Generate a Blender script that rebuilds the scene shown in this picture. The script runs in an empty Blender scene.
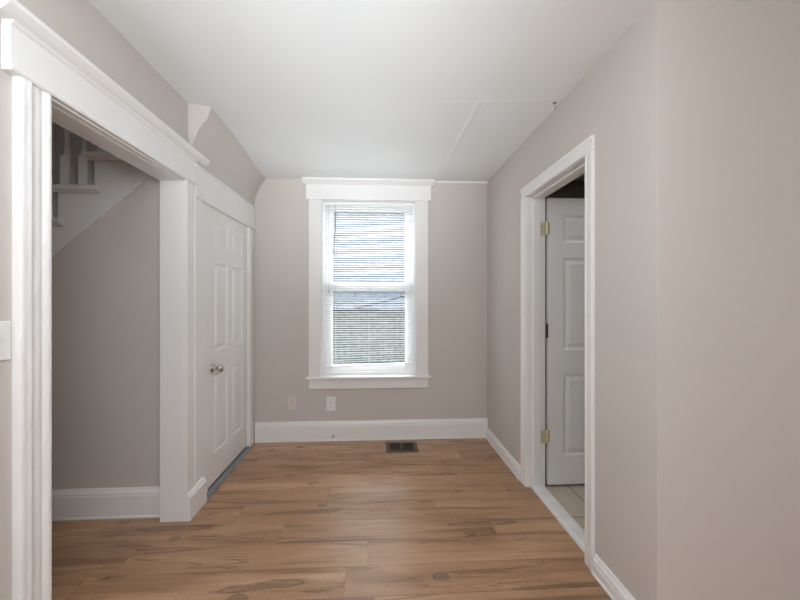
import bpy, bmesh, math, random
from mathutils import Vector, Matrix
random.seed(4)
scene = bpy.context.scene
COL = scene.collection
R = math.radians

# ------------------------------------------------------------------ materials
def new_mat(name):
    m = bpy.data.materials.new(name); m.use_nodes = True
    nt = m.node_tree
    return m, nt, nt.nodes['Principled BSDF']

def srgb(r, g, b):
    f = lambda c: (c/255/12.92) if c/255 <= .04045 else ((c/255+.055)/1.055)**2.4
    return (f(r), f(g), f(b), 1)

def paint(name, col, rough=.5, bump=.0, bscale=60, var=.03, vscale=3, spec=.5, metal=0, stretch=None):
    """painted / plain surface: slight tone variation and a fine bump"""
    m, nt, p = new_mat(name)
    N, L = nt.nodes, nt.links
    tc = N.new('ShaderNodeTexCoord')
    mp = N.new('ShaderNodeMapping'); L.new(tc.outputs['Object'], mp.inputs[0])
    if stretch: mp.inputs['Scale'].default_value = stretch
    n = N.new('ShaderNodeTexNoise'); n.inputs['Scale'].default_value = vscale; n.inputs['Detail'].default_value = 4
    L.new(mp.outputs[0], n.inputs[0])
    cr = N.new('ShaderNodeValToRGB')
    cr.color_ramp.elements[0].position = .3; cr.color_ramp.elements[1].position = .7
    cr.color_ramp.elements[0].color = tuple(max(0, c*(1-var)) for c in col[:3])+(1,)
    cr.color_ramp.elements[1].color = tuple(min(1, c*(1+var)) for c in col[:3])+(1,)
    L.new(n.outputs[0], cr.inputs[0]); L.new(cr.outputs[0], p.inputs['Base Color'])
    p.inputs['Roughness'].default_value = rough
    p.inputs['Specular IOR Level'].default_value = spec
    p.inputs['Metallic'].default_value = metal
    if bump:
        n2 = N.new('ShaderNodeTexNoise'); n2.inputs['Scale'].default_value = bscale; n2.inputs['Detail'].default_value = 3
        L.new(mp.outputs[0], n2.inputs[0])
        b = N.new('ShaderNodeBump'); b.inputs['Strength'].default_value = bump; b.inputs['Distance'].default_value = .01
        L.new(n2.outputs[0], b.inputs['Height']); L.new(b.outputs[0], p.inputs['Normal'])
    return m

M = {}
M['wall'] = paint('greige_wall_paint', srgb(206, 200, 195), .55, .12, 9, .012, 2)
M['ceiling'] = paint('white_ceiling_paint', srgb(238, 242, 243), .7, .12, 7, .012, 2)
M['trim'] = paint('white_gloss_trim_paint', srgb(238, 238, 237), .38, .05, 30, .012, 4)
M['old_trim'] = paint('thick_old_white_paint', srgb(238, 238, 237), .42, 1.0, 16, .02, 10, stretch=(1, 1, .45))
M['door'] = paint('white_door_paint', srgb(238, 238, 237), .42, .04, 40, .01, 4)
M['stair_paint'] = paint('stair_white_paint', srgb(225, 225, 224), .5, .06, 30, .02, 5)
M['vinyl'] = paint('white_vinyl', srgb(246, 247, 248), .35, 0)
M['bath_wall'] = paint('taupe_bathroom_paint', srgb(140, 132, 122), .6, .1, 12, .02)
M['plate_white'] = paint('white_plastic', srgb(240, 240, 238), .35, 0)
M['plate_ivory'] = paint('ivory_plastic', srgb(226, 216, 208), .4, 0)
M['slot'] = paint('socket_dark', srgb(70, 66, 62), .6, 0)
M['nickel'] = paint('brushed_nickel', srgb(190, 186, 178), .24, 0, metal=1)
M['brass'] = paint('worn_brass', srgb(228, 220, 186), .35, .1, 200, .12, 60, metal=.4)
M['bronze'] = paint('brown_register_metal', srgb(92, 74, 62), .45, .05, 80, .08, 30, metal=.3)
M['dark'] = paint('duct_shade', srgb(22, 20, 20), .8, 0)
M['threshold'] = paint('grey_threshold', srgb(128, 131, 134), .45, .08, 60, .06, 20)
M['marble'] = paint('white_marble_sill', srgb(228, 228, 226), .3, .02, 30, .05, 9)
M['nail'] = paint('dark_steel', srgb(70, 68, 66), .4, 0, metal=.8)
M['cord'] = paint('blind_cord', srgb(190, 190, 190), .7, 0)
M['wand'] = paint('grey_wand', srgb(96, 98, 104), .3, 0)
M['lawn'] = paint('winter_grass', srgb(112, 116, 84), .9, .6, 30, .3, 3)
M['gutter'] = paint('dark_gutter', srgb(66, 66, 72), .5, 0)
M['cable'] = paint('black_cable', srgb(34, 34, 38), .6, 0)
M['fascia'] = paint('fixture_enamel', srgb(240, 240, 238), .4, 0)

# floor planks: grain along X, tone and offset per plank from a mesh attribute
def floor_mat():
    m, nt, p = new_mat('oak_laminate'); N, L = nt.nodes, nt.links
    tc = N.new('ShaderNodeTexCoord')
    at = N.new('ShaderNodeAttribute'); at.attribute_name = 'plank'
    sep = N.new('ShaderNodeSeparateColor'); L.new(at.outputs['Color'], sep.inputs[0])
    off = N.new('ShaderNodeVectorMath'); off.operation = 'SCALE'; off.inputs['Scale'].default_value = 37.
    L.new(at.outputs['Vector'], off.inputs[0])
    add = N.new('ShaderNodeVectorMath'); add.operation = 'ADD'
    L.new(tc.outputs['Object'], add.inputs[0]); L.new(off.outputs[0], add.inputs[1])
    def noise(scl, scale, detail, rough=.55, dist=0., src=add):
        mp = N.new('ShaderNodeMapping'); mp.inputs['Scale'].default_value = scl
        L.new(src.outputs[0], mp.inputs[0])
        n = N.new('ShaderNodeTexNoise'); n.inputs['Scale'].default_value = scale
        n.inputs['Detail'].default_value = detail; n.inputs['Roughness'].default_value = rough
        n.inputs['Distortion'].default_value = dist
        L.new(mp.outputs[0], n.inputs[0]); return n
    def ramp(src, stops):
        r = N.new('ShaderNodeValToRGB'); el = r.color_ramp.elements
        el[0].position, el[0].color = stops[0]; el[1].position, el[1].color = stops[-1]
        for pos, c in stops[1:-1]:
            e = el.new(pos); e.color = c
        L.new(src, r.inputs[0]); return r
    def mix(fac, a, b, mode='MIX'):
        x = N.new('ShaderNodeMix'); x.data_type = 'RGBA'; x.blend_type = mode
        if hasattr(fac, 'links'): L.new(fac, x.inputs['Factor'])
        else: x.inputs['Factor'].default_value = fac
        L.new(a, x.inputs[6]); L.new(b, x.inputs[7]); return x.outputs[2]
    big = noise((.55, 3.2, 1), 2.2, 4, .6, .6)
    base = ramp(big.outputs[0], [(.22, srgb(128, 94, 68)), (.45, srgb(175, 134, 99)), (.6, srgb(188, 148, 113)), (.8, srgb(204, 169, 135))])
    fine = noise((1.2, 34, 1), 3., 5, .65, .3)
    fr = ramp(fine.outputs[0], [(.3, (.80, .78, .76, 1)), (.55, (1, 1, 1, 1)), (.8, (1.07, 1.06, 1.05, 1))])
    c = mix(1., base.outputs[0], fr.outputs[0], 'MULTIPLY')
    # long dark cathedral streaks
    st = noise((.42, 5.2, 1), 2.6, 3, .5, 1.3)
    sr = ramp(st.outputs[0], [(.56, (0, 0, 0, 1)), (.66, (.75, .75, .75, 1)), (.80, (.4, .4, .4, 1))])
    dk = N.new('ShaderNodeRGB'); dk.outputs[0].default_value = srgb(112, 80, 58)
    c = mix(sr.outputs[0], c, dk.outputs[0])
    # thin dark mineral lines
    ln = noise((.5, 9, 1), 1.7, 2, .5, 1.6)
    lr = ramp(ln.outputs[0], [(.48, (0, 0, 0, 1)), (.5, (.7, .7, .7, 1)), (.52, (0, 0, 0, 1))])
    ms = noise((.7, 2.6, 1), 2.1, 2, .5, .3)
    mr = ramp(ms.outputs[0], [(.52, (0, 0, 0, 1)), (.66, (1, 1, 1, 1))])
    lm = N.new('ShaderNodeMath'); lm.operation = 'MULTIPLY'
    L.new(lr.outputs[0], lm.inputs[0]); L.new(mr.outputs[0], lm.inputs[1])
    dk2 = N.new('ShaderNodeRGB'); dk2.outputs[0].default_value = srgb(78, 58, 46)
    c = mix(lm.outputs[0], c, dk2.outputs[0])
    # knots
    mp = N.new('ShaderNodeMapping'); mp.inputs['Scale'].default_value = (1.7, 3.9, 1)
    L.new(add.outputs[0], mp.inputs[0])
    vo = N.new('ShaderNodeTexVoronoi'); vo.inputs['Scale'].default_value = 1.25; vo.inputs['Randomness'].default_value = 1
    wob = noise((1, 1, 1), 22, 3)
    ws = N.new('ShaderNodeVectorMath'); ws.operation = 'SCALE'; ws.inputs['Scale'].default_value = .22
    L.new(wob.outputs['Color'], ws.inputs[0])
    wa = N.new('ShaderNodeVectorMath'); wa.operation = 'ADD'
    L.new(mp.outputs[0], wa.inputs[0]); L.new(ws.outputs[0], wa.inputs[1]); L.new(wa.outputs[0], vo.inputs[0])
    kr = ramp(vo.outputs['Distance'], [(.04, (.85, .85, .85, 1)), (.085, (.35, .35, .35, 1)), (.16, (0, 0, 0, 1))])
    c = mix(kr.outputs[0], c, dk2.outputs[0])
    # a few long leaf-shaped mineral streaks and knots
    sxyz = N.new('ShaderNodeSeparateXYZ'); L.new(tc.outputs['Object'], sxyz.inputs[0])
    wv = N.new('ShaderNodeTexNoise'); wv.inputs['Scale'].default_value = 9; wv.inputs['Detail'].default_value = 4
    mpw = N.new('ShaderNodeMapping'); mpw.inputs['Scale'].default_value = (.6, 3, 1)
    L.new(tc.outputs['Object'], mpw.inputs[0]); L.new(mpw.outputs[0], wv.inputs[0])
    def mth(op, a, b):
        x = N.new('ShaderNodeMath'); x.operation = op
        for i, q in enumerate((a, b)):
            if q is None: continue
            if hasattr(q, 'links'): L.new(q, x.inputs[i])
            else: x.inputs[i].default_value = q
        return x.outputs[0]
    best = None
    for cx, cy, lx, ly, tilt in ((-1.18, 2.27, .30, .035, .03), (-.45, 2.40, .30, .030, .07), (-.50, 1.79, .26, .036, .09), (.48, 2.86, .24, .022, .02), (.62, 2.22, .30, .03, .03),
                                 (-.36, 2.47, .035, .022, 0), (-1.12, 2.17, .04, .026, 0), (.52, 2.12, .045, .028, 0), (.55, 2.60, .035, .024, 0), (-.62, 1.72, .05, .03, 0), (.30, 1.80, .05, .028, 0), (-.66, 2.9, .04, .02, 0)):
        u = mth('DIVIDE', mth('SUBTRACT', sxyz.outputs[0], cx), lx)
        v = mth('DIVIDE', mth('SUBTRACT', mth('SUBTRACT', sxyz.outputs[1], cy), mth('MULTIPLY', mth('SUBTRACT', sxyz.outputs[0], cx), tilt)), ly)
        d = mth('SQRT', mth('ADD', mth('MULTIPLY', u, u), mth('MULTIPLY', v, v)), None)
        best = d if best is None else mth('MINIMUM', best, d)
    dd = mth('ADD', best, mth('MULTIPLY', mth('SUBTRACT', wv.outputs[0], .5), 1.7))
    sk = ramp(dd, [(.12, (.5, .5, .5, 1)), (.45, (.34, .34, .34, 1)), (.62, (.78, .78, .78, 1)), (.72, (.42, .30, .30, 1)), (1.0, (0, 0, 0, 1))])
    c = mix(sk.outputs[0], c, dk2.outputs[0])
    # per plank tone
    tone = ramp(sep.outputs[0], [(0, (.92, .91, .90, 1)), (1, (1.05, 1.05, 1.06, 1))])
    c = mix(1., c, tone.outputs[0], 'MULTIPLY')
    L.new(c, p.inputs['Base Color'])
    rr = noise((6, 30, 1), 5, 3)
    rm = N.new('ShaderNodeMapRange'); rm.inputs['To Min'].default_value = .22; rm.inputs['To Max'].default_value = .38
    L.new(rr.outputs[0], rm.inputs['Value']); L.new(rm.outputs[0], p.inputs['Roughness'])
    p.inputs['Specular IOR Level'].default_value = .75
    b = N.new('ShaderNodeBump'); b.inputs['Strength'].default_value = .18; b.inputs['Distance'].default_value = .004
    L.new(fine.outputs[0], b.inputs['Height']); L.new(b.outputs[0], p.inputs['Normal'])
    return m
M['floor'] = floor_mat()

def brick_mat(name, c1, c2, mortar, scale, bw, rh, msize, axes, rough=.85, bump=.4, noise_amt=.25):
    m, nt, p = new_mat(name); N, L = nt.nodes, nt.links
    tc = N.new('ShaderNodeTexCoord'); sx = N.new('ShaderNodeSeparateXYZ'); L.new(tc.outputs['Object'], sx.inputs[0])
    cb = N.new('ShaderNodeCombineXYZ')
    L.new(sx.outputs[axes[0]], cb.inputs[0]); L.new(sx.outputs[axes[1]], cb.inputs[1])
    br = N.new('ShaderNodeTexBrick'); br.inputs['Scale'].default_value = scale; br.offset = .5 if rh < .2 else 0
    br.inputs['Color1'].default_value = c1; br.inputs['Color2'].default_value = c2; br.inputs['Mortar'].default_value = mortar
    br.inputs['Brick Width'].default_value = bw; br.inputs['Row Height'].default_value = rh; br.inputs['Mortar Size'].default_value = msize
    L.new(cb.outputs[0], br.inputs[0])
    n = N.new('ShaderNodeTexNoise'); n.inputs['Scale'].default_value = 14; n.inputs['Detail'].default_value = 5
    L.new(tc.outputs['Object'], n.inputs[0])
    r = N.new('ShaderNodeValToRGB'); r.color_ramp.elements[0].position = .3; r.color_ramp.elements[1].position = .7
    r.color_ramp.elements[0].color = (1-noise_amt,)*3+(1,); r.color_ramp.elements[1].color = (1+noise_amt*.5,)*3+(1,)
    L.new(n.outputs[0], r.inputs[0])
    x = N.new('ShaderNodeMix'); x.data_type = 'RGBA'; x.blend_type = 'MULTIPLY'; x.inputs['Factor'].default_value = 1
    L.new(br.outputs['Color'], x.inputs[6]); L.new(r.outputs[0], x.inputs[7]); L.new(x.outputs[2], p.inputs['Base Color'])
    p.inputs['Roughness'].default_value = rough
    b = N.new('ShaderNodeBump'); b.inputs['Strength'].default_value = bump; b.inputs['Distance'].default_value = .01; b.invert = True
    L.new(br.outputs['Fac'], b.inputs['Height']); L.new(b.outputs[0], p.inputs['Normal'])
    return m
M['shingle'] = brick_mat('blue_grey_shingles', srgb(106, 111, 124), srgb(90, 95, 107), srgb(66, 70, 80), 1, .30, .14, .012, (0, 1))
M['stone'] = brick_mat('pale_grey_green_brick', srgb(138, 142, 141), srgb(118, 122, 122), srgb(94, 98, 98), 1, .22, .075, .010, (0, 2))
M['tile'] = brick_mat('beige_floor_tile', srgb(196, 182, 164), srgb(188, 174, 156), srgb(138, 128, 118), 1, .45, .45, .006, (0, 1), .35, .2, .08)

def blind_mat():
    m, nt, p = new_mat('white_blind_slat'); N, L = nt.nodes, nt.links
    p.inputs['Base Color'].default_value = srgb(244, 245, 246); p.inputs['Roughness'].default_value = .45
    tr = N.new('ShaderNodeBsdfTranslucent'); tr.inputs['Color'].default_value = srgb(240, 242, 246)
    mx = N.new('ShaderNodeMixShader'); mx.inputs[0].default_value = .2
    L.new(p.outputs[0], mx.inputs[1]); L.new(tr.outputs[0], mx.inputs[2])
    L.new(mx.outputs[0], N['Material Output'].inputs['Surface']); return m
M['slat'] = blind_mat()

def glass_mat():
    m, nt, p = new_mat('window_glass'); N, L = nt.nodes, nt.links
    t = N.new('ShaderNodeBsdfTransparent'); t.inputs['Color'].default_value = (.95, .97, .97, 1)
    g = N.new('ShaderNodeBsdfGlossy'); g.inputs['Roughness'].default_value = .02
    f = N.new('ShaderNodeFresnel'); f.inputs['IOR'].default_value = 1.03
    mx = N.new('ShaderNodeMixShader')
    L.new(f.outputs[0], mx.inputs[0]); L.new(t.outputs[0], mx.inputs[1]); L.new(g.outputs[0], mx.inputs[2])
    L.new(mx.outputs[0], N['Material Output'].inputs['Surface']); return m
M['glass'] = glass_mat()

# ------------------------------------------------------------------ mesh helpers
def box(bm, x0, x1, y0, y1, z0, z1):
    v = [bm.verts.new((x, y, z)) for z in (z0, z1) for y in (y0, y1) for x in (x0, x1)]
    for f in ((0, 2, 3, 1), (4, 5, 7, 6), (0, 1, 5, 4), (2, 6, 7, 3), (0, 4, 6, 2), (1, 3, 7, 5)):
        bm.faces.new([v[i] for i in f])
    return v

def prism(bm, pts, axis, a0, a1):
    """closed polygon pts (2-D) swept along axis from a0 to a1"""
    def P(p, a):
        return {'x': (a, p[0], p[1]), 'y': (p[0], a, p[1]), 'z': (p[0], p[1], a)}[axis]
    A = [bm.verts.new(P(p, a0)) for p in pts]; B = [bm.verts.new(P(p, a1)) for p in pts]
    n = len(pts)
    for i in range(n):
        bm.faces.new((A[i], A[(i+1) % n], B[(i+1) % n], B[i]))
    bm.faces.new(A[::-1]); bm.faces.new(B)

def lathe(bm, prof, origin, axis='z', seg=24):
    """prof: list of (radius, height)"""
    o = Vector(origin); rings = []
    for r, h in prof:
        ring = []
        for k in range(seg):
            a = 2*math.pi*k/seg; c, s = r*math.cos(a), r*math.sin(a)
            d = {'z': (c, s, h), 'x': (h, c, s), 'y': (c, h, s)}[axis]
            ring.append(bm.verts.new(o+Vector(d)))
        rings.append(ring)
    for a, b in zip(rings, rings[1:]):
        for k in range(seg):
            bm.faces.new((a[k], a[(k+1) % seg], b[(k+1) % seg], b[k]))
    bm.faces.new(rings[0][::-1]); bm.faces.new(rings[-1])

def tube(bm, pts, r, seg=8):
    pts = [Vector(p) for p in pts]; rings = []
    for i, p in enumerate(pts):
        d = (pts[min(i+1, len(pts)-1)]-pts[max(i-1, 0)]).normalized()
        u = d.cross(Vector((0, 0, 1)) if abs(d.z) < .9 else Vector((1, 0, 0))).normalized(); w = d.cross(u)
        rings.append([bm.verts.new(p+r*(math.cos(2*math.pi*k/seg)*u+math.sin(2*math.pi*k/seg)*w)) for k in range(seg)])
    for a, b in zip(rings, rings[1:]):
        for k in range(seg):
            bm.faces.new((a[k], a[(k+1) % seg], b[(k+1) % seg], b[k]))
    bm.faces.new(rings[0][::-1]); bm.faces.new(rings[-1])

def obj(name, bm, mat, parent=None, bevel=0, smooth=False, origin=None, seg=2):
    bmesh.ops.recalc_face_normals(bm, faces=bm.faces[:])
    me = bpy.data.meshes.new(name)
    if origin is not None:
        bmesh.ops.translate(bm, verts=bm.verts[:], vec=-Vector(origin))
    bm.to_mesh(me); bm.free()
    me.materials.append(mat)
    o = bpy.data.objects.new(name, me); COL.objects.link(o)
    if origin is not None: o.location = origin
    if parent is not None:
        o.parent = parent
        if parent.type == 'EMPTY' or parent.location.length:
            o.location = Vector(o.location)-abs_loc(parent)
    if bevel:
        b = o.modifiers.new('bevel', 'BEVEL'); b.width = bevel; b.segments = seg; b.limit_method = 'ANGLE'; b.angle_limit = R(40)
    if smooth:
        for p in me.polygons: p.use_smooth = True
        if not bevel or True:
            me.set_sharp_from_angle(angle=R(45))
    return o

def abs_loc(o):
    v = Vector(o.location)
    while o.parent is not None:
        o = o.parent; v += Vector(o.location)
    return v

def empty(name, loc, label=None, cat=None, group=None, kind=None):
    o = bpy.data.objects.new(name, None); COL.objects.link(o); o.location = loc; o.empty_display_size = .1
    tag(o, label, cat, group, kind); return o

def tag(o, label=None, cat=None, group=None, kind=None):
    if label: o['label'] = label
    if cat: o['category'] = cat
    if group: o['group'] = group
    if kind: o['kind'] = kind
    return o

def struct(name, bm, mat, **k):
    return tag(obj(name, bm, mat, **k), kind='structure')

B = bmesh.new
# ------------------------------------------------------------------ dimensions
XR, XL, YB = 1.05, -1.165, 3.605      # right wall, left wall, window wall
XLH = -1.29                            # hall side of the left wall
XRB = 1.175                            # bathroom side of the right wall
YF = 1.372                              # short wall facing the camera on the right
ZT = 2.62                              # tops of the walls, above the ceiling
OP0, OP1, OPZ = 1.40, 2.335, 2.035     # cased opening on the left
CD0, CD1, CDZ = 2.655, 3.45, 2.0       # closet door
RD0, RD1, RDZ = 1.86, 2.625, 2.045     # bathroom door opening
WX0, WX1, WZ0, WZ1 = -.535, .362, .605, 2.255   # window opening

# ------------------------------------------------------------------ floor
def build_floor():
    bm = B(); lay = bm.loops.layers.color.new('plank')
    W, LN, g = .2, 1.22, .0007
    y0 = 1.895-W*28
    row = 0
    y = y0
    fixed = {28: -.055, 27: -.155}
    while y < YB+.05:
        x_min, x_max = -4.5, (1.11 if y+W > YF+.13 else 3.7)
        ph = fixed.get(row, random.random()*LN)
        x = x_min-LN+((ph-x_min) % LN)
        while x < x_max:
            a, b = max(x, x_min), min(x+LN, x_max)
            c = (random.random(), random.random(), random.random(), 1)
            if b-a > .02:
                ya, yb = y+g, min(y+W-g, YB+.05)
                vs = [bm.verts.new((a+g, ya, 0)), bm.verts.new((b-g, ya, 0)), bm.verts.new((b-g, yb, 0)), bm.verts.new((a+g, yb, 0))]
                f = bm.faces.new(vs)
                lo = [bm.verts.new((v.co.x, v.co.y, -.012)) for v in vs]
                fs = [f]+[bm.faces.new((vs[i], lo[i], lo[(i+1) % 4], vs[(i+1) % 4])) for i in range(4)]
                for ff in fs:
                    for l in ff.loops: l[lay] = c
            x += LN
        y += W; row += 1
    box(bm, -4.5, 3.7, -3.7, YF+.1, -.1, -.012); box(bm, -4.5, 1.11, YF+.1, YB+.05, -.1, -.012)
    return struct('floor', bm, M['floor'])
build_floor()
bm = B(); box(bm, 1.11, 3.3, YF+.1, 3.6, -.1, -.004); struct('floor_bathroom', bm, M['tile'])

# ------------------------------------------------------------------ ceiling (slightly uneven plaster)
def sm(t):
    t = max(0, min(1, t)); return t*t*(3-2*t)
def ceil_z(x, y):
    g = sm((3.55-y)/1.0)
    return 2.46+(.034*sm((-x+.25)/1.2)+.036*sm((-x-.9)/.3))*g-.006*sm((y-3.2)/.4)
def build_ceiling():
    bm = B(); n, m_ = 46, 60
    x0, x1, y0, y1 = XL-.03, 3.6, -3.6, YB+.02
    def grid(zf):
        return [[bm.verts.new((x0+(x1-x0)*i/n, y0+(y1-y0)*j/m_, zf(x0+(x1-x0)*i/n, y0+(y1-y0)*j/m_))) for i in range(n+1)] for j in range(m_+1)]
    lo = grid(ceil_z)
    for j in range(m_):
        for i in range(n):
            bm.faces.new((lo[j][i], lo[j+1][i], lo[j+1][i+1], lo[j][i+1]))
    up = [bm.verts.new(p) for p in ((x0, y0, 2.66), (x1, y0, 2.66), (x1, y1, 2.66), (x0, y1, 2.66))]
    bm.faces.new(up)
    return struct('ceiling', bm, M['ceiling'], smooth=True)
ceiling = build_ceiling()
# old taped seams and a hairline ridge in the plaster
def ridge(name, pts, w, h):
    bm = B(); rows = []
    for i, (x, y) in enumerate(pts):
        d = Vector((pts[min(i+1, len(pts)-1)][0]-pts[max(i-1, 0)][0], pts[min(i+1, len(pts)-1)][1]-pts[max(i-1, 0)][1])).normalized()
        nx, ny = -d.y, d.x
        r = []
        for t, hh in ((-1, -.002), (-.35, h), (.35, h), (1, -.002)):
            px, py = x+nx*w*t, y+ny*w*t
            r.append(bm.verts.new((px, py, ceil_z(px, py)-hh)))
        rows.append(r)
    for a, b in zip(rows, rows[1:]):
        for k in range(3): bm.faces.new((a[k], a[k+1], b[k+1], b[k]))
    return obj(name, bm, M['ceiling'], ceiling, smooth=True)
def line(a, b, n, jit=0.):
    return [(a[0]+(b[0]-a[0])*t/n+random.uniform(-jit, jit), a[1]+(b[1]-a[1])*t/n+random.uniform(-jit, jit)) for t in range(n+1)]
ridge('taped_seam', line((.585, 2.16), (.55, 3.58), 14, .002), .028, .0032)
ridge('taped_seam', line((.32, 2.185), (1.04, 2.115), 10, .003), .024, .0013)
ridge('plaster_crack', line((-.185, 1.40), (-.175, 2.07), 9, .006), .016, .0016)

# ------------------------------------------------------------------ walls
bm = B(); h = .16
box(bm, -1.40, WX0, YB, YB+h, -.1, ZT); box(bm, WX1, 1.40, YB, YB+h, -.1, ZT)
box(bm, WX0, WX1, YB, YB+h, -.1, WZ0-.03); box(bm, WX0, WX1, YB, YB+h, WZ1, ZT)
struct('wall_back', bm, M['wall'])

bm = B()
box(bm, XLH, XL, -3.7, OP0, -.1, ZT)                       # beside the light switch and behind
box(bm, XLH, XL, OP0, OP1, OPZ+.015, ZT)                   # over the cased opening
box(bm, XLH, XL, OP1, 2.405, -.1, ZT); box(bm, XLH, XL, 2.405, CD0-.02, -.1, 4.6)
box(bm, XLH, XL, CD0-.02, CD1+.02, CDZ+.02, 4.6); box(bm, XLH, XL, CD1+.02, YB, -.1, 4.6)
struct('wall_left', bm, M['wall'])

bm = B()
rc_ = .0012
corner = [(XR+rc_-rc_*math.sin(a), YF+rc_-rc_*math.cos(a)) for a in [R(q) for q in range(0, 91, 15)]]
prism(bm, corner+[(XR, RD0-.02), (XRB, RD0-.02), (XRB, YF)], 'z', -.1, ZT)
box(bm, XR, XRB, RD0-.02, RD1+.02, RDZ+.02, ZT); box(bm, XR, XRB, RD1+.02, YB, -.1, ZT)
struct('wall_right', bm, M['wall'])
bm = B(); box(bm, XRB, 3.7, YF, YF+.12, -.1, ZT); struct('wall_front_right', bm, M['wall'])
bm = B(); box(bm, -1.29, 3.7, -3.7, -3.6, -.1, ZT); struct('wall_rear', bm, M['wall'])
bm = B(); box(bm, 3.6, 3.7, -3.6, YF, -.1, ZT); struct('wall_far_right', bm, M['wall'])

# cove: curved underside of the stairs along the top of the left wall
def build_cove():
    bm = B()
    pr = [(-1.023, 2.462), (-1.052, 2.432), (-1.080, 2.402), (-1.102, 2.367), (-1.119, 2.330), (-1.131, 2.293), (-1.141, 2.25), (-1.148, 2.20), (-1.153, 2.14)]
    def sec(y, dz):
        return [bm.verts.new((x, y, z+dz*(i == 0))) for i, (x, z) in enumerate(pr)]
    ys = [2.405, 2.7, 3.0, 3.3, YB+.01]; secs = []
    for y in ys:
        s = sec(y, .06); s += [bm.verts.new((XL-.02, y, 2.14)), bm.verts.new((XL-.02, y, 2.56))]; secs.append(s)
    n = len(secs[0])
    for a, b in zip(secs, secs[1:]):
        for k in range(n): bm.faces.new((a[k], a[(k+1) % n], b[(k+1) % n], b[k]))
    bm.faces.new(secs[0][::-1]); bm.faces.new(secs[-1])
    return struct('wall_left_cove', bm, M['wall'], smooth=True)
build_cove()

# hall beyond the opening
SX = -1.714; RISE, RUN = .198, .212
def tread_z(k): return 2.204-RISE*(11-k)
def riser_x(k): return SX-RUN*(11-k)
SL, SK = RISE/RUN, .868
def skirt_low(x): return 2.063+(x+1.405)*SK     # lower edge of the stair skirt
YS = 2.41
bm = B()
prism(bm, [(XLH, -.1), (XLH, skirt_low(XLH)+.05), (-3.75, skirt_low(-3.75)+.05), (-3.75, -.1)], 'y', YS, YS+.10)
struct('wall_stair', bm, M['wall'])
bm = B(); box(bm, -4.6, XLH, 3.45, 3.60, -.1, 4.6); struct('wall_stairwell', bm, M['wall'])
bm = B(); box(bm, -4.6, -4.45, -.1, 3.6, -.1, 4.6); struct('wall_hall_end', bm, M['wall'])
bm = B(); box(bm, -4.6, XLH, -.2, -.1, -.1, ZT); struct('wall_hall_front', bm, M['wall'])
bm = B(); box(bm, -4.6, XLH, -.2, YS-.03, 2.5, 2.62); box(bm, -4.6, XLH, YS-.13, YS-.03, 2.62, 4.6); box(bm, -4.6, XL, YS-.13, 3.6, 4.6, 4.7)
struct('ceiling_hall', bm, M['ceiling'])

# bathroom shell
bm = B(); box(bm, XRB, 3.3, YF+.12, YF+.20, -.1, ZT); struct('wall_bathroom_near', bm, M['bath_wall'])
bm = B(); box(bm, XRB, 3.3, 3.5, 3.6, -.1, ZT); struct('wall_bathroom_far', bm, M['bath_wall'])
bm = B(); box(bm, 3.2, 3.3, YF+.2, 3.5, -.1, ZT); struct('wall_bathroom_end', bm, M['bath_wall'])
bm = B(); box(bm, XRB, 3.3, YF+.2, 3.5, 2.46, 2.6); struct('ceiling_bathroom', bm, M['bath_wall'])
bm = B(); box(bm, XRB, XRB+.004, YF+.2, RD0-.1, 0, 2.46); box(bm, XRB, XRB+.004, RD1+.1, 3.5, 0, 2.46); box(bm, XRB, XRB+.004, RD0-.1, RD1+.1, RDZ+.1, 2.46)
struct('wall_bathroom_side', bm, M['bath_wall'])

# ------------------------------------------------------------------ baseboards
def base_profile(h, t):
    """(distance from wall, height)"""
    return [(0, 0), (t+.004, 0), (t+.004, .012), (t, .016), (t, h-.045), (t-.003, h-.036), (t-.002, h-.028), (t-.009, h-.012), (t-.013, h), (0, h)]
bm = B(); prism(bm, [(YB-d, z) for d, z in base_profile(.183, .022)], 'x', XL+.03, XR)
struct('baseboard_back', bm, M['trim'], bevel=.0015)
bm = B()
for a, b in ((YF-.012, 1.775), (2.715, YB-.018)):
    prism(bm, [(XR-d, z) for d, z in base_profile(.098, .020)], 'y', a, b)
struct('baseboard_right', bm, M['trim'], bevel=.0015)
bm = B(); prism(bm, [(YF-d, z) for d, z in base_profile(.098, .020)], 'x', XR-.014, 3.6)
struct('baseboard_front_right', bm, M['trim'], bevel=.0015)
bm = B(); prism(bm, [(YS-d, z) for d, z in base_profile(.178, .022)], 'x', -3.9, XLH-.012)
struct('baseboard_hall', bm, M['trim'], bevel=.0015)
bm = B(); prism(bm, [(XL+d, z) for d, z in base_profile(.15, .020)], 'y', -3.6, 1.27)
struct('baseboard_left', bm, M['trim'], bevel=.0015)
# base block between the cased opening and the closet door, with a bevelled top
bm = B(); prism(bm, [(XL, 0), (-1.118, 0), (-1.118, .135), (-1.133, .162), (XL, .162)], 'y', OP1-.002, 2.558)
struct('baseboard_left_block', bm, M['trim'], bevel=.002)
# thin white bead under the ceiling right of the window
bm = B(); prism(bm, [(YB, 2.435), (YB-.014, 2.44), (YB-.018, 2.47), (YB, 2.47)], 'x', .53, XR)
struct('trim_1', bm, M['trim'])

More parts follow.
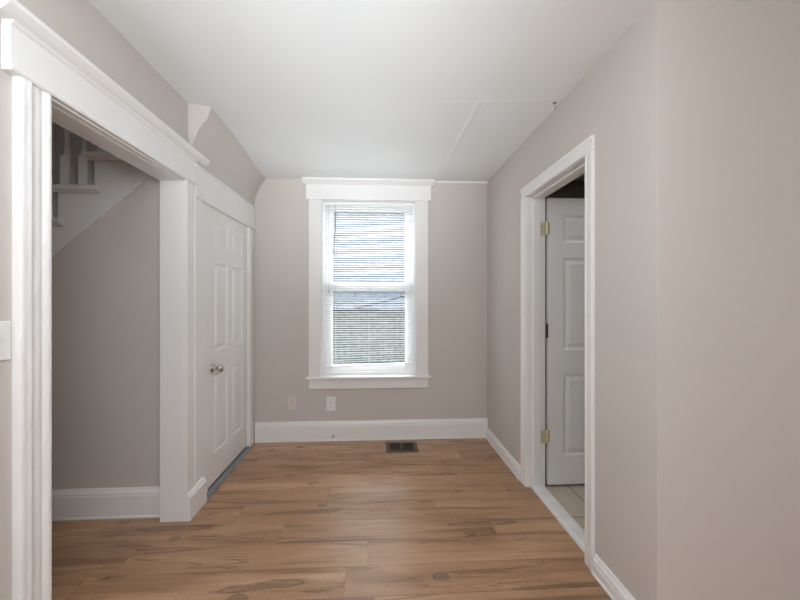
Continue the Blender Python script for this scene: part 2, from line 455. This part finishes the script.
# ------------------------------------------------------------------ cased opening (left)
t = empty('trim_2', (XL, OP0, 0), kind='structure')
fl = [(0, 0), (.020, 0), (.026, .004), (.028, .012), (.027, .022), (.029, .030), (.031, .036), (.028, .043), (.022, .050), (.019, .058), (.021, .068), (.0225, .076), (.020, .084), (.018, .091), (.022, .098), (.027, .104), (.029, .112), (.028, .119), (.024, .125), (0, .125)]
fl = [(b_, a_) for a_, b_ in fl]
bm = B(); prism(bm, [(XL+d, OP0-.119+s*.95) for s, d in fl], 'z', 0, 2.045)
obj('fluted_casing', bm, M['old_trim'], t, smooth=True)
bm = B(); prism(bm, [(XL, OP1), (XL+.030, OP1), (XL+.030, OP1+.012), (XL+.024, OP1+.018), (XL+.024, OP1+.096), (XL, OP1+.096)], 'z', .15, 2.045)
obj('side_casing', bm, M['trim'], t, bevel=.002)
bm = B()
prism(bm, [(XL, 2.035), (XL+.030, 2.035), (XL+.034, 2.042), (XL+.034, 2.05), (XL+.028, 2.055), (XL+.028, 2.175), (XL+.034, 2.18), (XL+.04, 2.192), (XL, 2.192)], 'y', OP0-.155, OP1+.108)
obj('head_casing', bm, M['trim'], t, bevel=.002)
bm = B(); prism(bm, [(XL, 2.192), (XL+.04, 2.192), (XL+.052, 2.20), (XL+.068, 2.216), (XL+.068, 2.232), (XL, 2.232)], 'y', OP0-.20, OP1+.222)
obj('head_cap', bm, M['trim'], t, bevel=.002)
# jamb boards lining the opening, with two stepped beads on the room side
bm = B()
box(bm, XLH-.004, XL+.002, OP1-.001, OP1+.02, 0, 2.05)
box(bm, XLH-.004, XL+.002, OP0-.02, OP0+.001, 0, 2.05)
obj('side_jamb', bm, M['trim'], t, bevel=.002)
bm = B()
prism(bm, [(XLH-.004, 2.06), (XLH-.004, 2.03), (-1.190, 2.03), (-1.190, 2.037), (-1.183, 2.042), (-1.172, 2.042), (-1.172, 2.035), (-1.165, 2.030), (-1.155, 2.030), (-1.150, 2.04), (-1.150, 2.06)], 'y', OP0, OP1)
obj('head_jamb', bm, M['trim'], t, bevel=.001)

# ------------------------------------------------------------------ panelled doors
def door_leaf(w, h, tk, stile=.112, mid=.10):
    """six raised panels; local u = x, depth = y (0 front, tk back), v = z"""
    pw = (w-2*stile-mid)/2
    us = [(stile, stile+pw), (stile+pw+mid, w-stile)]
    k = h/2.03
    vs = [(.205*k, .785*k), (.955*k, 1.605*k), (1.715*k, 1.91*k)]
    bm = B()
    ub = sorted({0, w, *[a for p in us for a in p]}); vb = sorted({0, h, *[a for p in vs for a in p]})
    for side in (0, 1):
        def P(u, v, d):
            return bm.verts.new((u, d if side == 0 else tk-d, v))
        for i in range(len(ub)-1):
            for j in range(len(vb)-1):
                u0, u1, v0, v1 = ub[i], ub[i+1], vb[j], vb[j+1]
                if (u0, u1) in us and (v0, v1) in vs:
                    prev = None
                    for ins, d in ((0, 0), (.006, .004), (.014, .0075), (.024, .0075), (.044, .0015), (.048, .001)):
                        ring = [P(u0+ins, v0+ins, d), P(u1-ins, v0+ins, d), P(u1-ins, v1-ins, d), P(u0+ins, v1-ins, d)]
                        if prev:
                            for q in range(4): bm.faces.new((prev[q], prev[(q+1) % 4], ring[(q+1) % 4], ring[q]))
                        prev = ring
                    bm.faces.new(prev)
                else:
                    bm.faces.new((P(u0, v0, 0), P(u1, v0, 0), P(u1, v1, 0), P(u0, v1, 0)))
    for q in (((0, 0), (w, 0)), ((w, 0), (w, h)), ((w, h), (0, h)), ((0, h), (0, 0))):
        (a, b), (c, d) = q
        bm.faces.new([bm.verts.new(p) for p in ((a, 0, b), (c, 0, d), (c, tk, d), (a, tk, b))])
    bmesh.ops.remove_doubles(bm, verts=bm.verts[:], dist=1e-5)
    return bm

# closet door on the left
d1 = empty('door_1', (XL, CD0, 0), kind='structure')
bm = door_leaf(CD1-CD0-.006, 1.965, .035)
mtx = Matrix(((0, -1, 0, XL+.004), (1, 0, 0, CD0+.003), (0, 0, 1, .032), (0, 0, 0, 1)))
bm.transform(mtx)
leaf = obj('door_leaf', bm, M['door'], d1)
kz, ky = .842, 2.735
kn = B(); lathe(kn, [(.033, 0), (.033, .004), (.029, .009), (.014, .012), (.0115, .018), (.0115, .032), (.018, .038), (.0265, .048), (.0285, .058), (.026, .068), (.018, .075), (.006, .077)], (XL+.004, ky, kz), 'x', 28)
o = obj('door_knob', kn, M['nickel'], leaf, smooth=True); o['label'] = 'brushed nickel round door knob'
for z in (.25, 1.0, 1.76):
    bm = B(); box(bm, XL+.002, XL+.008, CD1-.006, CD1+.012, z-.045, z+.045); lathe(bm, [(.006, -.047), (.006, .047)], (XL+.010, CD1+.001, z), 'z', 12)
    obj('hinge', bm, M['door'], d1)
t = empty('trim_3', (XL, CD0, 0), kind='structure')
cas = lambda a, b: [(XL, a), (XL+.026, a), (XL+.028, a+.01), (XL+.022, a+.018), (XL+.022, b-.012), (XL+.016, b), (XL, b)]
bm = B(); prism(bm, cas(OP1+.104, 2.566), 'z', .15, 1.975); obj('side_casing', bm, M['trim'], t, bevel=.0015)
bm = B(); prism(bm, cas(CD1+.012, YB-.024), 'z', 0, 1.975); obj('side_casing', bm, M['trim'], t, bevel=.0015)
bm = B(); box(bm, XLH, XL+.010, 2.566, CD0, .0, 2.02); obj('door_stop', bm, M['trim'], t, bevel=.0015)
bm = B(); box(bm, XLH, XL+.012, CD1, CD1+.014, .0, 2.02); obj('door_stop', bm, M['trim'], t, bevel=.0015)
bm = B(); box(bm, XLH, XL+.006, CD0, CD1, CDZ, CDZ+.018); obj('head_jamb', bm, M['trim'], t)
bm = B(); prism(bm, [(XL, 1.968), (XL+.031, 1.968), (XL+.031, 2.0), (XL+.028, 2.005), (XL+.028, 2.158), (XL+.034, 2.162), (XL+.034, 2.175), (XL, 2.175)], 'y', OP1+.112, YB-.004)
obj('head_casing', bm, M['trim'], t, bevel=.0015)
bm = B(); prism(bm, [(XL-.05, 0), (-1.124, 0), (-1.124, .005), (-1.138, .014), (-1.152, .017), (XL-.05, .017)], 'y', 2.57, CD1+.005)
o = struct('trim_4', bm, M['threshold'])

# ------------------------------------------------------------------ bathroom door (right)
d2 = empty('door_2', (XRB+.02, RD1, 0), kind='structure')
LW = RD1-RD0-.006
bm = door_leaf(LW, 2.03, .035)
bm.transform(Matrix.Translation((XRB+.026, RD1-.001, .012)))
leaf2 = obj('door_leaf', bm, M['door'], d2)
for z in (.355, 1.10, 1.825):
    bm = B()
    if abs(z-1.1) > .01: box(bm, XRB-.026, XRB+.016, RD1-.0055, RD1-.0005, z-.045, z+.045)     # leaf on the jamb
    for k, (za, zb) in enumerate(((-.046, -.028), (-.027, -.01), (-.009, .009), (.01, .027), (.028, .046))):
        lathe(bm, [(.0068, za), (.0068, zb)], (XRB+.017, RD1-.007, z), 'z', 14)
    lathe(bm, [(.003, .046), (.0055, .050), (.003, .056)], (XRB+.017, RD1-.007, z), 'z', 12)
    if abs(z-1.1) > .01: box(bm, XRB+.018, XRB+.040, RD1-.0042, RD1-.0012, z-.045, z+.045)
    for zz in (-.03, 0, .03) if abs(z-1.1) > .01 else ():
        lathe(bm, [(.004, -.0015), (.003, 0)], (XRB-.012, RD1-.005, z+zz), 'y', 10)
    if abs(z-1.1) < .01: o = obj('hinge', bm, M['nail'], d2, smooth=True)
    else:
        o = obj('hinge', bm, M['brass'], d2, smooth=True)
    o['label'] = 'brass butt hinge' if abs(z-1.1) > .01 else 'dark steel hinge'
# knob on the free edge
kn = B(); lathe(kn, [(.033, 0), (.033, .004), (.014, .012), (.0115, .032), (.0265, .048), (.0285, .058), (.018, .075), (.006, .077)], (0, 0, 0), 'y', 24)
kn.transform(Matrix.Translation((XRB+.026+LW-.07, RD1-.001, .95)) @ Matrix.Scale(-1, 4, (0, 1, 0)))
obj('door_knob', kn, M['nickel'], leaf2, smooth=True)
t = empty('trim_5', (XR, RD0, 0), kind='structure')
rc = lambda s: [(XR, 0), (XR-.012, 0), (XR-.015, s*.012), (XR-.011, s*.022), (XR-.015, s*.045), (XR-.019, s*.056), (XR-.019, s*.072), (XR, s*.072)]
bm = B(); prism(bm, [(x, RD0-.004+y) for x, y in rc(-1)], 'z', 0, RDZ+.003); obj('side_casing', bm, M['trim'], t, bevel=.0015)
bm = B(); prism(bm, [(x, RD1+.004+y) for x, y in rc(1)], 'z', 0, RDZ+.003); obj('side_casing', bm, M['trim'], t, bevel=.0015)
bm = B(); prism(bm, [(x, RDZ+.003+y) for x, y in rc(1)], 'y', RD0-.076, RD1+.076); obj('head_casing', bm, M['trim'], t, bevel=.0015)
bm = B()
box(bm, XR-.002, XRB+.006, RD0-.02, RD0, 0, RDZ); box(bm, XR-.002, XRB+.006, RD1, RD1+.02, 0, RDZ); box(bm, XR-.002, XRB+.006, RD0-.02, RD1+.02, RDZ, RDZ+.02)
obj('jamb', bm, M['trim'], t, bevel=.001)
bm = B()
box(bm, XR+.042, XRB-.034, RD0, RD0+.011, .018, RDZ); box(bm, XR+.042, XRB-.034, RD1-.011, RD1, .018, RDZ); box(bm, XR+.042, XRB-.034, RD0, RD1, RDZ-.011, RDZ)
obj('door_stop', bm, M['trim'], t, bevel=.0015)
bm = B(); prism(bm, [(XR+.025, 0), (XR+.03, .014), (XR+.045, .018), (XRB-.035, .018), (XRB-.01, .014), (XRB-.004, -.004), (XR+.03, -.01)], 'y', RD0, RD1)
struct('trim_6', bm, M['marble'])

# ------------------------------------------------------------------ window
w = empty('window_1', ((WX0+WX1)/2, YB, WZ0), kind='structure')
# vinyl frame in the opening
FX0, FX1, FZ0, FZ1 = WX0+.012, WX1-.012, WZ0+.0, WZ1-.004
def rect_frame(bm, x0, x1, z0, z1, y0, y1, l, r, b, tp):
    box(bm, x0, x0+l, y0, y1, z0, z1); box(bm, x1-r, x1, y0, y1, z0, z1)
    box(bm, x0+l, x1-r, y0, y1, z0, z0+b); box(bm, x0+l, x1-r, y0, y1, z1-tp, z1)
bm = B(); rect_frame(bm, WX0, WX1, WZ0-.02, WZ1, YB+.045, YB+.15, .026, .026, .05, .02)
obj('window_frame', bm, M['vinyl'], w, bevel=.003)
SX0, SX1 = WX0+.028, WX1-.028
GX0, GX1 = -.434, .262
u = B(); rect_frame(u, SX0, SX1, 1.41, WZ1-.02, YB+.098, YB+.125, GX0-SX0, SX1-GX1, .075, .055)
us = obj('upper_sash', u, M['vinyl'], w, bevel=.004)
u = B(); rect_frame(u, SX0, SX1, WZ0+.02, 1.492, YB+.062, YB+.096, GX0-SX0, SX1-GX1, .075, .088)
box(u, -.12, -.04, YB+.055, YB+.064, 1.472, 1.49)
ls = obj('lower_sash', u, M['vinyl'], w, bevel=.004)
bm = B(); box(bm, GX0-.01, GX1+.01, YB+.110, YB+.114, 1.475, WZ1-.065); obj('pane', bm, M['glass'], us)
bm = B(); box(bm, GX0-.01, GX1+.01, YB+.078, YB+.082, WZ0+.085, 1.414); obj('pane', bm, M['glass'], ls)
# interior jamb lining
bm = B(); box(bm, WX0-.002, WX0+.012, YB-.01, YB+.05, WZ0, WZ1); box(bm, WX1-.012, WX1+.002, YB-.01, YB+.05, WZ0, WZ1); box(bm, WX0, WX1, YB-.01, YB+.05, WZ1-.004, WZ1+.01)
obj('jamb', bm, M['trim'], w, bevel=.001)
# casing, head, stool and apron
for nm, a, b, s in (('side_casing', -.645, WX0+.004, 1), ('side_casing', WX1-.004, .476, -1)):
    bm = B(); box(bm, a, b, YB-.024, YB, WZ0, 2.27); obj(nm, bm, M['trim'], w, bevel=.004)
bm = B()
prism(bm, [(YB, 2.258), (YB-.034, 2.258), (YB-.036, 2.266), (YB-.030, 2.27), (YB-.030, 2.396), (YB-.036, 2.402), (YB, 2.402)], 'x', -.668, .503)
obj('head_casing', bm, M['trim'], w, bevel=.0015)
bm = B(); prism(bm, [(YB, 2.402), (YB-.036, 2.402), (YB-.05, 2.418), (YB-.066, 2.428), (YB-.072, 2.436), (YB-.072, 2.452), (YB, 2.452)], 'x', -.700, .535)
obj('head_cap', bm, M['trim'], w, bevel=.0015)
bm = B(); box(bm, -.668, .500, YB-.055, YB+.05, WZ0-.024, WZ0); obj('window_stool', bm, M['trim'], w, bevel=.006)
bm = B(); prism(bm, [(YB, .482), (YB-.014, .482), (YB-.022, .49), (YB-.022, WZ0-.024), (YB, WZ0-.024)], 'x', -.645, .478); obj('apron', bm, M['trim'], w, bevel=.002)

# mini blind hanging in the window opening
bl = empty('mini_blind', (-.085, YB+.025, 2.25), 'white mini blind with open slats and a crooked bottom rail, hung in the window', 'blind')
BX0, BX1, BY = WX0+.030, WX1-.026, YB+.022
bm = B(); box(bm, BX0, BX1, BY-.014, BY+.014, 2.215, 2.249); obj('head_rail', bm, M['vinyl'], bl, bevel=.002)
bm = B(); z = 2.200
def rail_z(x): return .687+(x-BX0)/(BX1-BX0)*.033
zs = []
while z > .735: zs.append(z); z -= .0215
for i, z in enumerate(zs):
    k = sm((1.0-z)/.28)
    rows = []
    n = 10
    for q in range(n+1):
        x = BX0+.004+(BX1-BX0-.008)*q/n
        dz = k*((rail_z(x)-.7037)*1.0)*.85+.0006*math.sin(i*2.3+q*.7)
        rows.append([(x, BY+.0125*tt, z+dz+.0016*(1-tt*tt)-.0022*tt) for tt in (-1, -.5, 0, .5, 1)])
    th = .0005
    T = [[bm.verts.new(p) for p in r] for r in rows]; D = [[bm.verts.new((p[0], p[1], p[2]-th)) for p in r] for r in rows]
    for q in range(n):
        for a in range(4):
            bm.faces.new((T[q][a], T[q+1][a], T[q+1][a+1], T[q][a+1])); bm.faces.new((D[q][a], D[q][a+1], D[q+1][a+1], D[q+1][a]))
        bm.faces.new((T[q][0], D[q][0], D[q+1][0], T[q+1][0])); bm.faces.new((T[q][4], T[q+1][4], D[q+1][4], D[q][4]))
    bm.faces.new((T[0][0], T[0][1], T[0][2], T[0][3], T[0][4], D[0][4], D[0][3], D[0][2], D[0][1], D[0][0]))
    bm.faces.new((T[n][4], T[n][3], T[n][2], T[n][1], T[n][0], D[n][0], D[n][1], D[n][2], D[n][3], D[n][4]))
obj('slats', bm, M['slat'], bl, smooth=True)
bm = B(); prism(bm, [(BX0+.002, rail_z(BX0)-.006), (BX1-.002, rail_z(BX1)-.006), (BX1-.002, rail_z(BX1)+.005), (BX0+.002, rail_z(BX0)+.005)], 'y', BY-.012, BY+.012)
obj('bottom_rail', bm, M['vinyl'], bl, bevel=.002)
for x in (-.40, -.085, .24):
    bm = B()
    for yy in (-.0135, .0135): tube(bm, [(x, BY+yy, 2.215), (x, BY+yy, rail_z(x))], .0006, 5)
    obj('ladder_cord', bm, M['cord'], bl)
bm = B(); tube(bm, [(-.462, BY-.017, 2.22), (-.463, BY-.018, 1.8), (-.461, BY-.018, 1.42)], .0016, 6)
lathe(bm, [(.002, .03), (.006, .0), (.005, -.004)], (-.461, BY-.018, 1.39), 'z', 10); obj('pull_cord', bm, M['cord'], bl)
bm = B(); tube(bm, [(-.398, BY-.018, 2.225), (-.397, BY-.020, 2.14)], .0008, 5); tube(bm, [(-.397, BY-.020, 2.14), (-.402, BY-.021, 1.95), (-.412, BY-.021, 1.86), (-.420, BY-.021, 1.765)], .0042, 6); obj('tilt_wand', bm, M['wand'], bl)

# ------------------------------------------------------------------ outlets, switch, vent, hooks
def outlet(x, z, wd, ht, mat, label):
    e = empty('wall_outlet', (x, YB, z), label, 'outlet', None)
    bm = B(); box(bm, x-wd/2, x+wd/2, YB-.006, YB, z-ht/2, z+ht/2); obj('cover_plate', bm, mat, e, bevel=.003)
    for s in (-1, 1):
        bm = B(); zz = z+s*.0195
        prism(bm, [(x-.0165, zz-.008), (x-.010, zz-.0145), (x+.010, zz-.0145), (x+.0165, zz-.008), (x+.0165, zz+.008), (x+.010, zz+.0145), (x-.010, zz+.0145), (x-.0165, zz+.008)], 'y', YB-.008, YB-.004)
        f = obj('socket', bm, mat, e, bevel=.0008)
        bm = B(); box(bm, x-.0075, x-.0055, YB-.0085, YB-.006, zz-.001, zz+.008); box(bm, x+.0055, x+.0075, YB-.0085, YB-.006, zz-.001, zz+.008)
        lathe(bm, [(.0026, 0), (.0026, .0025)], (x, YB-.0085, zz-.0065), 'y', 10); obj('slots', bm, M['slot'], f)
    bm = B(); lathe(bm, [(.003, 0), (.002, .002)], (x, YB-.0085, z), 'y', 10); obj('screw', bm, M['slot'] if mat == M['plate_ivory'] else M['nickel'], e)
outlet(-.803, .357, .070, .118, M['plate_ivory'], 'small ivory duplex outlet left of the window apron, above the baseboard')
outlet(-.442, .345, .084, .132, M['plate_white'], 'bright white duplex outlet with wider plate directly below the window apron')

sw = empty('light_switch', (XL, 1.20, 1.193), 'white wall switch plate beside the fluted casing of the left opening', 'light switch')
bm = B(); box(bm, XL, XL+.006, 1.145, 1.272, 1.132, 1.254); obj('cover_plate', bm, M['plate_white'], sw, bevel=.003)
for y in (1.178, 1.224):
    bm = B(); prism(bm, [(XL+.004, 1.181), (XL+.008, 1.181), (XL+.017, 1.203), (XL+.014, 1.207), (XL+.004, 1.205)], 'y', y-.005, y+.005); obj('toggle', bm, M['plate_white'], sw, bevel=.0008)

v = empty('floor_vent', (.213, 3.395, 0), 'brown metal floor register in the planks below the window', 'floor vent')
bm = B()
x0, x1, y0, y1 = .072, .354, 3.285, 3.512
box(bm, x0, x1, y0, y0+.03, 0, .006); box(bm, x0, x1, y1-.03, y1, 0, .006); box(bm, x0, x0+.034, y0+.03, y1-.03, 0, .006); box(bm, x1-.034, x1, y0+.03, y1-.03, 0, .006)
xm = (x0+x1)/2; box(bm, xm-.008, xm+.008, y0+.03, y1-.03, 0, .006)
obj('frame', bm, M['bronze'], v, bevel=.002)
for a, b in ((x0+.034, xm-.008), (xm+.008, x1-.034)):
    bm = B(); n = 9
    for k in range(n):
        x = a+(b-a)*(k+.5)/n
        prism(bm, [(x-.0012, .0052), (x+.0012, .0052), (x+.0036, .0012), (x+.0012, .0012)], 'y', y0+.03, y1-.03)
    ym = (y0+y1)/2; box(bm, a, b, ym-.003, ym+.003, .002, .0055)
    obj('louvers', bm, M['bronze'], v)
bm = B(); box(bm, x0+.03, x1-.03, y0+.026, y1-.026, .0002, .001); obj('duct_shadow_plate', bm, M['dark'], v)  # black sheet painting the shade of the duct below the louvers

bm = B(); tube(bm, [(-.42, YB-.018, .052), (-.42, YB-.036, .052), (-.42, YB-.042, .046), (-.42, YB-.040, .030)], .0035, 6); tube(bm, [(-.42, YB-.034, .052), (-.402, YB-.038, .055)], .003, 6)
tag(obj('bent_nail', bm, M['nail'], origin=(-.42, YB-.02, .05)), 'small dark bent nail sticking out of the baseboard below the white outlet', 'nail')
zc = ceil_z(1.02, 2.14)
bm = B(); lathe(bm, [(.012, 0), (.012, -.003), (.004, -.006), (.003, -.014)], (1.02, 2.14, zc), 'z', 12)
tube(bm, [(1.02+.010*math.sin(a), 2.14, zc-.022-.010*math.cos(a)*-1-.0) for a in [x*.5 for x in range(0, 10)]], .0022, 6)
tag(obj('ceiling_hook', bm, M['nickel'], origin=(1.02, 2.14, zc)), 'tiny metal hook in the ceiling edge above the right doorway', 'hook')

# ------------------------------------------------------------------ staircase behind the opening
st = empty('staircase', (-2.8, YS+.5, 0), 'white painted open staircase with turned balusters, rising behind the left opening', 'staircase')
KS = range(1, 13)
# cut string (skirt) facing the opening
pts = [(XLH-.002, skirt_low(XLH-.002)), (XLH-.002, tread_z(12)-.032)]
for k in range(12, 0, -1):
    pts.append((riser_x(k), tread_z(k)-.032))
    if k > 1: pts.append((riser_x(k), tread_z(k-1)-.032))
    else: pts.append((riser_x(1), 0))
pts.append((-3.79, 0.0))
pts[-1] = (-1.405+(0-2.063)/SK, 0)
bm = B(); prism(bm, pts, 'y', YS-.007, YS+.02); obj('stringer', bm, M['stair_paint'], st, bevel=.0015)
for k in KS:
    a, b = riser_x(k)-.034, (riser_x(k+1)+.004 if k < 12 else XLH-.002)
    bm = B(); box(bm, a, b, YS-.01, 3.44, tread_z(k)-.032, tread_z(k))
    # return nosing along the open side, running a little past the next riser
    e = b+.034 if k < 12 else b
    prism(bm, [(YS-.052, tread_z(k)-.005), (YS-.046, tread_z(k)), (YS, tread_z(k)), (YS, tread_z(k)-.032), (YS-.024, tread_z(k)-.044), (YS-.034, tread_z(k)-.032), (YS-.046, tread_z(k)-.03), (YS-.052, tread_z(k)-.024)], 'x', a, e)
    obj('tread', bm, M['stair_paint'], st, bevel=.002)
    bm = B(); box(bm, riser_x(k), riser_x(k)+.018, YS+.02, 3.44, (tread_z(k-1) if k > 1 else 0), tread_z(k)-.032); obj('riser', bm, M['stair_paint'], st)
def rail_low(x): return tread_z(11)+.78+(x+1.634)*SL
for k, x0 in [(k, riser_x(k+1)-.170+dq) for k in range(2, 12) for dq in (0, .104)]+[(12, -1.39)]:
    z0 = tread_z(k); top = rail_low(x0); bm = B()
    yb = YS+.018
    s = .0265
    box(bm, x0-s, x0+s, yb-s, yb+s, z0, z0+.185)
    hgt = top-z0-.185
    prof = [(.026, 0), (.022, .012), (.019, .03), (.0165, .06), (.014, .085), (.0145, .11), (.018, .15), (.0225, .21), (.024, .27), (.022, .34), (.018, .42), (.0145, .50)]
    lathe(bm, [(r, z0+.185+h*hgt/.62) for r, h in prof]+[(.013, top-.06), (.018, top-.055), (.018, top)], (x0, yb, 0), 'z', 16)
    obj('baluster', bm, M['stair_paint'], st, smooth=True)
xa, xb = -3.9, XLH-.004
bm = B(); prism(bm, [(xa, rail_low(xa)-.002), (xb, rail_low(xb)-.002), (xb, rail_low(xb)+.06), (xa, rail_low(xa)+.06)], 'y', YS-.012, YS+.048); obj('handrail', bm, M['stair_paint'], st, bevel=.01)
bm = B(); box(bm, -4.02, -3.93, YS-.03, YS+.06, tread_z(1)-.0, tread_z(1)+1.15); lathe(bm, [(.06, 0), (.06, .02), (.035, .03), (.05, .06), (.03, .09)], (-3.975, YS+.015, tread_z(1)+1.15), 'z', 20)
obj('newel_post', bm, M['stair_paint'], st, bevel=.004)

# ------------------------------------------------------------------ outside
GZ = -.75
bm = B(); box(bm, -14, 14, YB+.2, 22, GZ-.2, GZ); struct('ground', bm, M['lawn'])
hs = empty('neighbor_house', (0, 7.6, GZ), 'neighbouring house with pale brick wall and blue grey shingle roof, outside the window', 'house')
EY, EZ = 7.35, 1.11
bm = B(); box(bm, -7, 7, 7.6, 13.4, GZ, EZ+.1); obj('brick_wall', bm, M['stone'], hs)
run, rise = 3.3, 4.0
ln = math.hypot(run, rise)
bm = B()
box(bm, -7.3, 7.3, 0, ln, 0, .06)
bm.transform(Matrix.Translation((0, EY, EZ)) @ Matrix.Rotation(math.atan2(rise, run), 4, 'X'))
box(bm, -7.3, 7.3, EY+run-.05, EY+2*run, EZ-.0, EZ+.05)
roof = obj('roof', bm, M['shingle'], hs)
# keep shingle courses in the plane of the slope
roof.data.transform(Matrix.Rotation(-math.atan2(rise, run), 4, 'X') @ Matrix.Translation((0, -EY, -EZ)))
roof.rotation_euler = (math.atan2(rise, run), 0, 0); roof.location = (0, EY-7.6, EZ-GZ)
bm = B(); box(bm, .02, 7.3, EY-.07, EY+.03, EZ-.02, EZ+.03); obj('gutter', bm, M['gutter'], hs, bevel=.01)
c = []
for i in range(19):
    tt = i/18
    x = -.42+3.3*tt; c.append((x, 7.2-.6*tt, 1.16+1.02*tt-.42*tt*(1-tt)*.6))
bm = B(); tube(bm, c, .016, 6)
obj('service_cable', bm, M['cable'], hs)['label'] = 'dark cable rising to the right across the roof'

# ------------------------------------------------------------------ light
wd = bpy.data.worlds.new('overcast_sky'); scene.world = wd; wd.use_nodes = True
nt = wd.node_tree; bg = nt.nodes['Background']
bg.inputs['Color'].default_value = (.86, .93, 1.0, 1); bg.inputs['Strength'].default_value = 4.0

def area(name, loc, rot, sx, sy, power, col):
    l = bpy.data.lights.new(name, 'AREA'); l.shape = 'RECTANGLE'; l.size = sx; l.size_y = sy; l.energy = power; l.color = col
    o = bpy.data.objects.new(name, l); COL.objects.link(o); o.location = loc; o.rotation_euler = rot; return o
def point(name, loc, rad, power, col):
    l = bpy.data.lights.new(name, 'POINT'); l.shadow_soft_size = rad; l.energy = power; l.color = col
    o = bpy.data.objects.new(name, l); COL.objects.link(o); o.location = loc; return o
sl = bpy.data.lights.new('window_fill_sun', 'SUN'); sl.energy = 20; sl.angle = R(60); sl.color = (1, .98, .95)  # broad sun added under the overcast to brighten the blind and ceiling
so = bpy.data.objects.new('window_fill_sun', sl); COL.objects.link(so); so.rotation_euler = (R(-50), 0, R(8)); so.location = (0, 9, 9)
area('rear_fill', (1.2, -3.55, 1.45), (R(90), 0, 0), 3.2, 1.7, 40, (.95, .98, 1.02))  # invented fill at the rear wall; no window is built there
point('room_fill', (-.25, .25, 2.0), .34, 47, (.93, .98, 1.03))  # added fill without a fixture, overhead and out of view
u = area('ceiling_fill', (.05, -1.7, .8), (R(90+22), 0, R(3)), .8, .8, 6, (.93, .98, 1.03)); u.data.spread = R(34)  # unseen fill behind the camera, added to lift the ceiling
point('hall_fill', (-2.7, .9, 2.2), .2, 4, (1, .98, .96))  # made-up fill for the stringer and balusters
area('stairwell_fill', (-2.3, 2.95, 4.5), (0, 0, 0), .6, .6, 1.2, (1, .98, .96))  # added fill to lighten the wall behind the balusters
area('bathroom_fill', (2.2, 2.3, 2.42), (0, 0, 0), .4, .4, 4, (1, .97, .94))  # added fill for the dark bathroom, no fixture known

# ------------------------------------------------------------------ camera
cam = bpy.data.cameras.new('camera'); cam.sensor_width = 36; cam.lens = 36*380/800; cam.clip_start = .02
co = bpy.data.objects.new('camera', cam); COL.objects.link(co)
co.location = (0, 0, 1.32); co.rotation_euler = (R(90), 0, -math.atan(22/380))
scene.camera = co
scene.view_settings.view_transform = 'Standard'; scene.view_settings.look = 'None'
scene.view_settings.gamma = 1; scene.view_settings.use_curve_mapping = False
scene.view_settings.exposure = 0.08
try:
    scene.cycles.use_denoising = True; scene.cycles.max_bounces = 10; scene.cycles.diffuse_bounces = 6
    scene.cycles.transparent_max_bounces = 12; scene.cycles.caustics_reflective = False; scene.cycles.sample_clamp_indirect = 6
except Exception: pass
